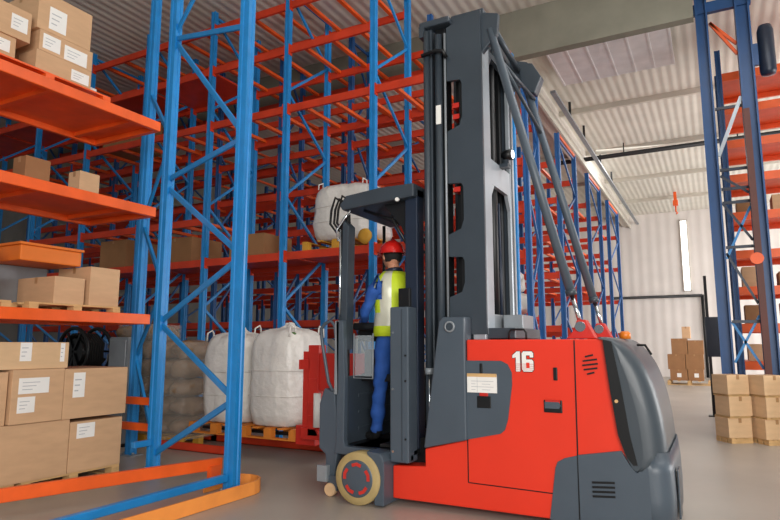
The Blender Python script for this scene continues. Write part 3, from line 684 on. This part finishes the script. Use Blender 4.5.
# main mast
def notch(za, zb): return [(-2.25, zb), (-2.11, zb-.01), (-2.09, zb-.05), (-2.09, za+.12), (-2.12, za+.03), (-2.25, za-.02)]
poly = [(-1.88, 1.60), (-1.88, 4.87), (-2.02, 4.85), (-2.25, 4.76)]
for za, zb in ((3.66, 4.18), (2.60, 3.10), (1.98, 2.36)): poly += notch(za, zb)
poly += [(-2.25, 1.60)]
part(MB().prism(poly, 'y', 5.45, 5.49), 'mast_side_plate', 'mast')
part(MB().prism([(x, z) for x, z in poly], 'y', 6.40, 6.44), 'mast_side_plate', 'mast')
part(MB().box(-2.22, -2.14, 5.62, 5.78, 1.0, 4.7).box(-2.22, -2.14, 6.1, 6.28, 1.0, 4.7), 'inner_rail', 'black')
for z in (3.78, 3.90, 3.02): part(MB().box(-2.21, -2.13, 5.50, 5.62, z, z+.05), 'mast_roller', 'carred')
part(MB().box(-1.92, -1.88, 5.49, 5.70, 1.60, 4.84).bevel(.008), 'mast_front_strip', 'mastlite')
part(MB().box(-1.93, -1.885, 6.36, 6.52, 1.60, 4.60).bevel(.008), 'mast_back_strip', 'mastlite')
part(MB().box(-1.935, -1.89, 5.70, 6.36, 3.12, 3.38), 'mast_cross_plate', 'mastlite')
part(MB().box(-1.935, -1.89, 5.70, 6.36, 1.60, 1.80), 'mast_cross_plate', 'grey')
part(MB().box(-1.935, -1.89, 5.70, 6.36, 4.50, 4.62), 'mast_cross_plate', 'mast')
for (ya, yb, s) in ((5.70, 5.82, 1), (6.36, 6.26, 1)):
    part(MB().prism([(ya, 3.12), (yb, 3.12), (ya, 2.96)], 'x', -1.93, -1.892), 'mast_gusset', 'mastlite')
    part(MB().prism([(ya, 4.50), (yb, 4.50), (ya, 4.34)], 'x', -1.93, -1.892), 'mast_gusset', 'mast')
part(MB().box(-2.08, -1.96, 5.74, 5.84, .9, 4.7).box(-2.08, -1.96, 6.24, 6.34, .9, 4.7), 'inner_rail', 'black')
part(MB().tube([(-1.97, 6.0, 1.0), (-1.97, 6.0, 4.5)], .045, 14), 'lift_cylinder', 'black')
part(MB().tube([(-1.98, 5.90, 1.7), (-1.98, 5.90, 4.4)], .012, 8), 'chain', 'chrome')
part(MB().tube([(-1.95, 6.12, 1.6), (-1.95, 6.14, 2.2), (-1.95, 6.12, 3.0)], .018, 8), 'hose', 'navy')
part(MB().box(-2.14, -2.11, 5.5, 6.4, 1.2, 4.6), 'mast_back_plate', 'black')
part(MB().prism([(5.50, 4.76), (5.50, 4.91), (5.75, 4.90), (6.4, 4.78), (6.4, 4.62)], 'x', -2.22, -1.86).bevel(.015, 2), 'mast_head', 'mast')
part(MB().box(-2.24, -1.62, 5.50, 6.40, 1.56, 1.66).bevel(.01), 'mast_foot', 'mast')
part(MB().box(-2.02, -1.89, 5.46, 5.60, 1.55, 1.80).bevel(.01), 'junction_box', 'mastlite')
part(MB().box(-1.86, -1.66, 5.9, 6.3, 1.66, 1.80).bevel(.01), 'hydraulic_block', 'grey')
part(MB().tube([(-1.66, 5.42, 1.54), (-1.66, 5.42, 1.61), (-1.64, 5.42, 1.64), (-1.52, 5.42, 1.64), (-1.50, 5.42, 1.61), (-1.50, 5.42, 1.54)], .010, 8), 'top_handle', 'black')
# work lamp
wl = part(MB().lathe([(.03, -.06), (.055, -.02), (.06, .06)], (-1.82, 6.05, 3.50), 'x', 20), 'work_lamp', 'black')
part(MB().lathe([(.05, .058), (.04, .07)], (-1.82, 6.05, 3.50), 'x', 20), 'lens', 'lamp', wl)
part(MB().box(-1.90, -1.80, 6.0, 6.10, 3.36, 3.40).box(-1.84, -1.80, 6.03, 6.07, 3.38, 3.46), 'lamp_bracket', 'mast', wl)
# struts
for (a, bb, y, nm) in (((-1.80, 4.66), (-1.03, 1.66), 5.52, 0), ((-1.76, 4.62), (-1.00, 1.66), 6.50, 1)):
    A = Vector((a[0], y, a[1])); B = Vector((bb[0], y, bb[1])); Q = A.lerp(B, .90)
    s_ = part(MB().tube([A, Q], .042, 16), 'stay_tube', 'slate')
    part(MB().tube([Q, B], .020, 12), 'stay_rod', 'chrome', s_)
    part(MB().tube([Q-(B-A).normalized()*.03, Q+(B-A).normalized()*.02], .05, 16), 'stay_collar', 'mast', s_)
    cl = part(MB().prism([(-1.16, 1.555), (-1.10, 1.62), (-1.06, 1.72), (-.98, 1.72), (-.93, 1.62), (-.90, 1.555)], 'y', y-.05, y+.05).bevel(.01), 'stay_clevis', 'carred')
    part(MB().lathe([(.045, 0), (.045, -.07)], (-1.03, y, 1.66), 'y', 20), 'clevis_pin', 'chrome', cl)
part(MB().prism([(-1.92, 4.87), (-1.70, 4.80), (-1.72, 4.58), (-1.88, 4.42)], 'y', 5.49, 5.55).bevel(.01), 'stay_bracket', 'mast')
part(MB().prism([(-1.92, 4.78), (-1.68, 4.70), (-1.70, 4.48), (-1.88, 4.40)], 'y', 6.47, 6.56).bevel(.01), 'stay_bracket', 'mast')
part(MB().tube([(-1.80, 5.5, 4.74), (-1.78, 6.55, 4.60)], .032, 12), 'stay_crossbar', 'mast')
part(MB().tube([(-1.80, 5.55, 4.45), (-1.62, 6.5, 4.25)], .022, 10), 'stay_crossbar', 'mast')
part(MB().tube([(-1.72, 5.52, 4.36), (-1.55, 6.5, 3.82)], .020, 10), 'stay_crossbar', 'mast')
part(MB().prism([(-1.78, 4.70), (-1.62, 4.66), (-1.52, 4.48), (-1.60, 4.30), (-1.74, 4.36)], 'y', 6.44, 6.58).bevel(.01), 'stay_plate', 'mast')
# red carriage and forks
part(MB().box(-4.46, -4.30, 6.2, 6.36, .40, 1.50).bevel(.012), 'carriage_post', 'carred')
part(MB().box(-4.56, -4.44, 6.24, 6.34, .40, 1.42).box(-4.60, -4.44, 6.2, 6.4, 1.2, 1.32), 'carriage_post', 'carred')
part(MB().box(-4.36, -3.56, 6.22, 6.42, .95, 1.40).bevel(.012), 'carriage_arm', 'carred')
part(MB().box(-4.56, -3.56, 6.2, 6.40, .36, .50).bevel(.012), 'carriage_base', 'carred')
part(MB().box(-3.62, -3.44, 6.15, 6.47, .3, 1.45), 'carriage_mount', 'black')
for z in (.62, .78, 1.06): part(MB().box(-4.44, -4.32, 6.185, 6.2, z, z+.03), 'carriage_rib', 'carred')
part(MB().tube([(-4.3, 6.18, .52), (-4.3, 6.18, .92)], .045, 14), 'tilt_cylinder', 'paper')
part(MB().tube([(-4.3, 6.18, .50), (-4.22, 6.16, .42)], .03, 12), 'tilt_joint', 'hubred')
for x in (6.72, 7.15):
    part(MB().box(-6.7, -4.62, x, x+.1, .295, .33), 'fork', 'black')
part(MB().box(-4.75, -4.45, 6.36, 7.4, .26, .50).bevel(.01), 'fork_carriage', 'carred')
part(MB().lathe([(.05, 0), (.05, .05), (.03, .07)], (-.72, 5.9, 1.555), 'z', 16), 'warning_beacon', 'beacon')
part(MB().tube([(-.62, 5.9, 1.50), (-.55, 5.85, 1.50), (-.5, 5.8, 1.42)], .01, 8), 'cable', 'rubber')

# ---------------------------------------------------------------- person
def skinned(name, verts, edges, radii, root, m, parent, sub=2):
    me = bpy.data.meshes.new(name); me.from_pydata([Vector(v) for v in verts], edges, [])
    o = bpy.data.objects.new(name, me); COL.objects.link(o)
    sm = o.modifiers.new('s', 'SKIN'); ss = o.modifiers.new('u', 'SUBSURF'); ss.levels = sub; ss.render_levels = sub
    for i, v in enumerate(me.skin_vertices[0].data):
        r = radii[i]; v.radius = (r, r) if not isinstance(r, tuple) else r
        v.use_root = (i == root)
    bpy.context.view_layer.update()
    dg = bpy.context.evaluated_depsgraph_get()
    out = bpy.data.meshes.new_from_object(o.evaluated_get(dg)); bpy.data.objects.remove(o)
    return out
P = thing('person', (-3.0, 5.75, .5), 'worker in red helmet, blue overalls and yellow vest standing in the truck cab', 'person')
F = Vector((-.86, .51, 0)); Rt = Vector((.51, .86, 0)); O = Vector((-2.96, 5.76, .5))   # facing left and away
def q(f, r, z): return O+F*f+Rt*r+Vector((0, 0, z))
V = {}; order = []
def add(n, p, r): V[n] = len(order); order.append((p, r))
add('pelvis', q(.00, 0, 1.05), .155); add('belly', q(.0, 0, 1.22), .15); add('chest', q(-.02, 0, 1.45), .17); add('neckb', q(-.01, 0, 1.64), .085)
add('neck', q(.01, 0, 1.72), .06); add('head0', q(.025, 0, 1.79), .075)
for s, n in ((-1, 'l'), (1, 'r')):
    add('hip'+n, q(.0, s*.10, .98), .105); add('thigh'+n, q(.03, s*.11, .76), .095); add('knee'+n, q(.07 if s < 0 else -.03, s*.12, .54), .075)
    add('calf'+n, q(.10 if s < 0 else -.05, s*.12, .32), .072); add('ank'+n, q(.14 if s < 0 else -.07, s*.12, .10), .06)
    add('heel'+n, q(.14 if s < 0 else -.07, s*.12, .045), .045); add('toe'+n, q(.31 if s < 0 else .10, s*.14, .035), .038)
    add('shoul'+n, q(-.01, s*.185, 1.56), .078); add('uarm'+n, q(.03, s*.25, 1.40), .070)
    add('elb'+n, q(.12, s*.27, 1.25), .060)
    add('fore'+n, q(.24, s*.20, 1.19), .045); add('wri'+n, q(.36, s*.17, 1.17), .032); add('palm'+n, q(.43, s*.165, 1.165), .034)
E = [('pelvis', 'belly'), ('belly', 'chest'), ('chest', 'neckb'), ('neckb', 'neck'), ('neck', 'head0')]
for n in 'lr':
    E += [('pelvis', 'hip'+n), ('hip'+n, 'thigh'+n), ('thigh'+n, 'knee'+n), ('knee'+n, 'calf'+n), ('calf'+n, 'ank'+n), ('ank'+n, 'heel'+n), ('heel'+n, 'toe'+n),
          ('chest', 'shoul'+n), ('shoul'+n, 'uarm'+n), ('uarm'+n, 'elb'+n), ('elb'+n, 'fore'+n), ('fore'+n, 'wri'+n), ('wri'+n, 'palm'+n)]
body = skinned('body', [p for p, r in order], [(V[a], V[b_]) for a, b_ in E], [r for p, r in order], 0, 'cloth', P)
bmB = bmesh.new(); bmB.from_mesh(body)
def mi_of(c):
    d = c-O; z = d.z
    if z > 1.66: return 1
    if (d.dot(F) > .37 and z > 1.0): return 1
    if z < .09: return 2
    return 0
for f in bmB.faces: f.material_index = mi_of(f.calc_center_median()); f.smooth = True
# cloth folds
for v in bmB.verts:
    d = v.co-O
    if .1 < d.z < 1.6 and d.dot(F) < .34: v.co += v.normal*(.022*noise.noise(Vector((d.x*6, d.y*6, d.z*9)))+.010*noise.noise(Vector((d.x*16, d.y*16, d.z*24))))
# head (joined into the same body)
def headv(u, v, w_): return q(.045+u*1.12, v*1.12, 1.828+w_*1.08)
HN, HM = 28, 20; rows = []
for j in range(HM+1):
    ph = -PI/2+PI*j/HM; row = []
    for i in range(HN):
        th = 2*PI*i/HN; c = math.cos(ph); x = c*math.cos(th); y = c*math.sin(th); z = math.sin(ph)
        wd = .078*(1-.18*max(0, -z)); dp = .098
        fx = dp*x; 
        if z < -.1 and x > 0: fx *= 1+.08*(-z)
        # face relief: brow, nose, mouth, eye sockets
        if x > .5:
            nose = math.exp(-((y/.14)**2+((z+.18)/.22)**2)); fx += .026*nose*(1 if z < .1 else .5)
            fx += .006*math.exp(-((y/.25)**2+((z+.55)/.10)**2)); fx -= .010*math.exp(-(((abs(y)-.38)/.15)**2+((z-.05)/.10)**2)); fx += .006*math.exp(-(((z-.22)/.08)**2))
            fx += .010*math.exp(-((y/.25)**2+((z+.85)/.15)**2))
        row.append(bmB.verts.new(headv(fx, wd*y, .118*z)))
        if j in (0, HM): break
    rows.append(row)
for j in range(HM):
    A, B = rows[j], rows[j+1]
    for i in range(HN):
        if len(A) == 1: f = bmB.faces.new((A[0], B[(i+1)%HN], B[i]))
        elif len(B) == 1: f = bmB.faces.new((A[i], A[(i+1)%HN], B[0]))
        else: f = bmB.faces.new((A[i], A[(i+1)%HN], B[(i+1)%HN], B[i]))
        f.smooth = True; f.material_index = 1
mbB = MB(); mbB.bm.free(); mbB.bm = bmB; mbB.mi = 1
for s in (-1, 1):   # ears, fingers and thumb
    mbB.blob(headv(-.005, s*.080, -.005), (.020, .010, .032), 2, 12, 8)
    n = 'l' if s < 0 else 'r'
    pc = q(.43, s*.165, 1.165)
    for k, (off, ln) in enumerate(((.030, .072), (.010, .080), (-.010, .076), (-.029, .060))):
        b0 = pc+Rt*off*-s+F*.015; mbB.tube([b0, b0+F*ln*.55+Vector((0, 0, .004)), b0+F*ln*.85+Vector((0, 0, -.014)), b0+F*ln*.9+Vector((0, 0, -.038))], .0105, 8, r1=.007)
    b0 = pc+Rt*(-s*.030)-F*.02; mbB.tube([b0, b0+Rt*(-s*.028)+F*.025, b0+Rt*(-s*.034)+F*.055+Vector((0, 0, -.012))], .012, 8, r1=.009)
bo = mbB.build('body', ['cloth', 'skin', 'rubber'], P)
b = MB()
for s in (-1, 1): b.blob(headv(.088, s*.030, .006), (.010, .013, .008), 2, 10, 6)
b.build('eyes', 'paper', P)
# hair fringe below helmet
b = MB(); b.blob(headv(-.012, 0, .012), (.110, .094, .112), 2, 24, 14)
for v in list(b.bm.verts):
    d = v.co-headv(0, 0, 0)
    if d.dot(F) > .01 or d.z < -.07: b.bm.verts.remove(v)
b.build('hair', 'hair', P)
# vest
def ringz(z, rf, rr, cf=0, n=40): return [q(cf+rf*math.cos(2*PI*i/n), rr*math.sin(2*PI*i/n), z) for i in range(n)]
b = MB(); n = 40
lev = [(1.02, .175, .205, .0), (1.12, .165, .195, .0), (1.25, .160, .19, .0), (1.38, .17, .205, -.01), (1.48, .175, .215, -.015), (1.56, .15, .195, -.015), (1.62, .12, .15, -.01), (1.66, .10, .11, -.005)]
rings = []
for k, (z, rf, rr, cf) in enumerate(lev):
    rings.append([b.bm.verts.new(p+(Vector((0, 0, 0)) if k == 0 else (p-q(cf, 0, z)).normalized()*.008*noise.noise(p*9))) for p in ringz(z, rf, rr, cf)])
for k, (A, B) in enumerate(zip(rings, rings[1:])):
    for i in range(n):
        ang = 2*PI*(i+.5)/n
        arm = abs(abs(math.sin(ang))-1) < .10 and 3 <= k <= 4
        if arm: continue
        f = b.bm.faces.new((A[i], A[(i+1)%n], B[(i+1)%n], B[i])); f.smooth = True
        sh = 1 if (k == 1 or (-.93 < math.sin(ang) < -.62 and k > 1)) else 0
        f.material_index = sh
vo = b.build('safety_vest', ['vest', 'reflect'], P)
md = vo.modifiers.new('sol', 'SOLIDIFY'); md.thickness = .012; md.offset = 1
# collar
MB().tube([q(.0+.075*math.cos(2*PI*i/20), .075*math.sin(2*PI*i/20), 1.675+.015*math.cos(2*PI*i/20)*-1) for i in range(20)], .022, 8, True).build('collar', 'navy', P)
# helmet
b = MB(); rows = []
for j in range(13):
    ph = PI/2*j/12; rr = math.cos(ph); row = []
    for i in range(32):
        th = 2*PI*i/32; r1 = .130*rr; r2 = .112*rr
        ridge = .010*math.exp(-(math.sin(th)*rr/.12)**2) if j > 2 else 0
        row.append(b.bm.verts.new(headv(-.005+r1*math.cos(th), r2*math.sin(th), .035+(.125+ridge)*math.sin(ph))))
        if j == 12: break
    rows.append(row)
for A, B in zip(rows, rows[1:]):
    for i in range(32):
        f = b.bm.faces.new((A[i], A[(i+1)%32], B[0])) if len(B) == 1 else b.bm.faces.new((A[i], A[(i+1)%32], B[(i+1)%32], B[i])); f.smooth = True
he = b.build('safety_helmet', 'helmet', P)
b = MB(); outer = []; inn = []
for i in range(32):
    th = 2*PI*i/32; c = math.cos(th); ext = .014+.045*max(0, c)**2
    outer.append(b.bm.verts.new(headv(-.005+(.130+ext)*c, (.112+.012)*math.sin(th), .030-.014*max(0, c)))); inn.append(b.bm.verts.new(headv(-.005+.126*c, .109*math.sin(th), .042)))
for i in range(32): f = b.bm.faces.new((inn[i], inn[(i+1)%32], outer[(i+1)%32], outer[i])); f.smooth = True
ho = b.build('brim', 'helmet', he); md = ho.modifiers.new('sol', 'SOLIDIFY'); md.thickness = .006
P.scale = (1.07, 1.07, 1.07); P.location = (-3.07, 5.75, .5)

# ---------------------------------------------------------------- right side: heavy blue frame, rack, boxes
t = thing('blue_column_frame', (.5, 12, 0), 'heavy dark blue column frame with lattice braces behind the floor boxes, right side', 'steel frame')
for x, z1, wd in ((.17, 7.95, .20), (.82, 7.95, .23)):
    u = MB().box(x-wd/2, x+wd/2, 11.98, 12.03, .02, z1).box(x-wd/2, x-wd/2+.03, 11.85, 12.16, .02, z1).box(x+wd/2-.03, x+wd/2, 11.85, 12.16, .02, z1).build('column', 'bluedark', t)
    MB().box(x-wd*.7, x+wd*.7, 11.8, 12.2, 0, .02).build('base_plate', 'grey', u)
MB().box(.03, .97, 11.95, 12.05, 7.60, 7.8).build('top_beam', 'bluedark', t)
MB().bar((.3, 12, 7.4), (.7, 12, 6.9), .05, .05).build('top_brace', 'orange', t)
MB().bar((.3, 12, 7.4), (.7, 12, 6.7), .05, .05).build('top_brace', 'orange', t)
for z in (4.6, 4.25, 3.2, 1.9, 5.75, 4.0): MB().bar((.28, 12.05, z), (.7, 12.05, z), .04, .05).build('lattice_bar', 'navy', t)
for za, zb in ((4.5, 4.15), (4.0, 3.3), (3.0, 3.9), (3.1, 2.2), (1.2, 2.0), (1.9, 1.1)):
    MB().bar((.28, 12.05, za), (.7, 12.05, zb), .03, .04).build('lattice_brace', 'navy' if za > 3 else 'blue', t)
MB().bar((.28, 12.0, 4.85), (.70, 12.0, 5.9), .03, .06).build('lattice_brace', 'mastlite', t)
MB().lathe([(.1, 0), (.1, .06)], (.72, 11.78, 2.95), 'y', 20).build('roller', 'orange', t)
MB().box(.70, .80, 11.80, 11.86, .5, 5.6).build('guide_strip', 'brownred', t)
MB().lathe([(.03, 6.18), (.11, 6.2), (.13, 6.26), (.13, 7.0), (.10, 7.1), (.03, 7.12)], (1.14, 11.95, 0), 'z', 20).build('end_drum', 'navy', t)
MB().box(.93, 1.03, 11.93, 11.99, 6.4, 6.8).build('drum_bracket', 'bluedark', t)
t = thing('black_post', (-.11, 14.83, 0), 'slim black post standing left of the heavy blue column', 'post')
MB().box(-.14, -.08, 14.8, 14.86, 0.02, 3.0).build('post_shaft', 'black', t)
MB().box(-.22, -.0, 14.72, 14.94, 0, .02).build('foot', 'black', t)
MB().box(-.16, .12, 14.78, 14.88, 1.25, 2.1).build('control_box', 'navy', t)
t = thing('pallet_rack', (2.5, 14.5, 0), 'orange decked rack on the right behind the heavy blue frame', 'pallet rack')
for x in (.42, 2.2, 4.0):
    frame(t, x, 13.3, x, 14.6, 7.4, m='bluedark')
for xa, xb in ((.42, 2.2), (2.2, 4.0)):
    for z in (1.2, 1.9, 2.6, 3.3, 4.05, 4.8, 5.5, 6.2, 6.9):
        for y in (13.3, 14.6): MB().box(xa+.05, xb-.05, y-.03, y+.03, z-.16, z).build('beam', 'orange', t)
        MB().box(xa+.06, xb-.06, 13.34, 14.56, z-.06, z-.01).build('deck', 'orange', t)
k = 0
for ci, xa in enumerate((.75, 1.35, 2.75)):
    for zi, z in enumerate((1.2, 1.9, 2.6, 4.05, 4.8)):
        k += 1
        if (k*7) % 5 == 0: continue
        hh = .28+.04*(k % 4)
        carton(xa-.2, xa+.25, 13.45, 14.0, z+.002, z+hh, '%s carton on the %s orange deck of the right hand rack' % (['left', 'middle', 'right'][ci], ['lowest', 'second', 'third', 'fifth', 'sixth'][zi]), 'goods on the right rack', m='carton' if k % 2 else 'carton3', flap=False)
# floor stack of rotated cartons
sx = [(.17, 'left'), (.66, 'middle'), (1.15, 'right')]
lays = ['bottom', 'middle', 'top']
for i, (x, nm) in enumerate(sx):
    y = 11.15+.04*i
    for k in range(3):
        z = .08+k*.33
        pallet(x, y, z-.08 if k == 0 else z-.031, .36, .36, 'wood', '%s pallet board of the %s carton column beside the blue frame' % (lays[k], nm), 'small pallets in the floor stack', rot=.62, h=.08 if k == 0 else .03)
        dx = .02 if k == 1 else 0
        carton(x-.19+dx, x+.19+dx, y-.17, y+.17, z, z+.298, '%s carton in the %s column of the floor stack beside the blue frame' % (lays[k], nm), 'cartons in the right floor stack', m='carton2', rot=.62+.05*(k-1))
# far stack by the back wall
FY = 26.3
pallet(-.95, FY, 0, 1.5, 1.2, 'wood', 'wide pallet under the far brown boxes near the back wall', h=.16)
far = [(-1.6, -1.0, .16, .58), (-.98, -.45, .16, .58), (-1.66, -1.05, .581, 1.15), (-1.03, -.42, .581, 1.15), (-1.5, -.95, 1.151, 1.75), (-.93, -.4, 1.151, 1.68), (-1.1, -.82, 1.751, 2.2)]
fl = ['lower left brown box of the far stack', 'lower right brown box of the far stack', 'middle left brown box of the far stack', 'middle right brown box of the far stack',
      'upper left brown box of the far stack', 'upper right brown box of the far stack', 'small box on the very top of the far stack']
for (a, c, z0, z1), l in zip(far, fl):
    carton(a, c, FY-.4, FY+.4, z0, z1 if z1 != 1.68 else 1.68, l+' near the back wall', 'far brown boxes', m='carton3' if z0 < 1.7 else 'carton', labels=[('y', .4, .3, .15, .15)] if z0 < .5 else ())
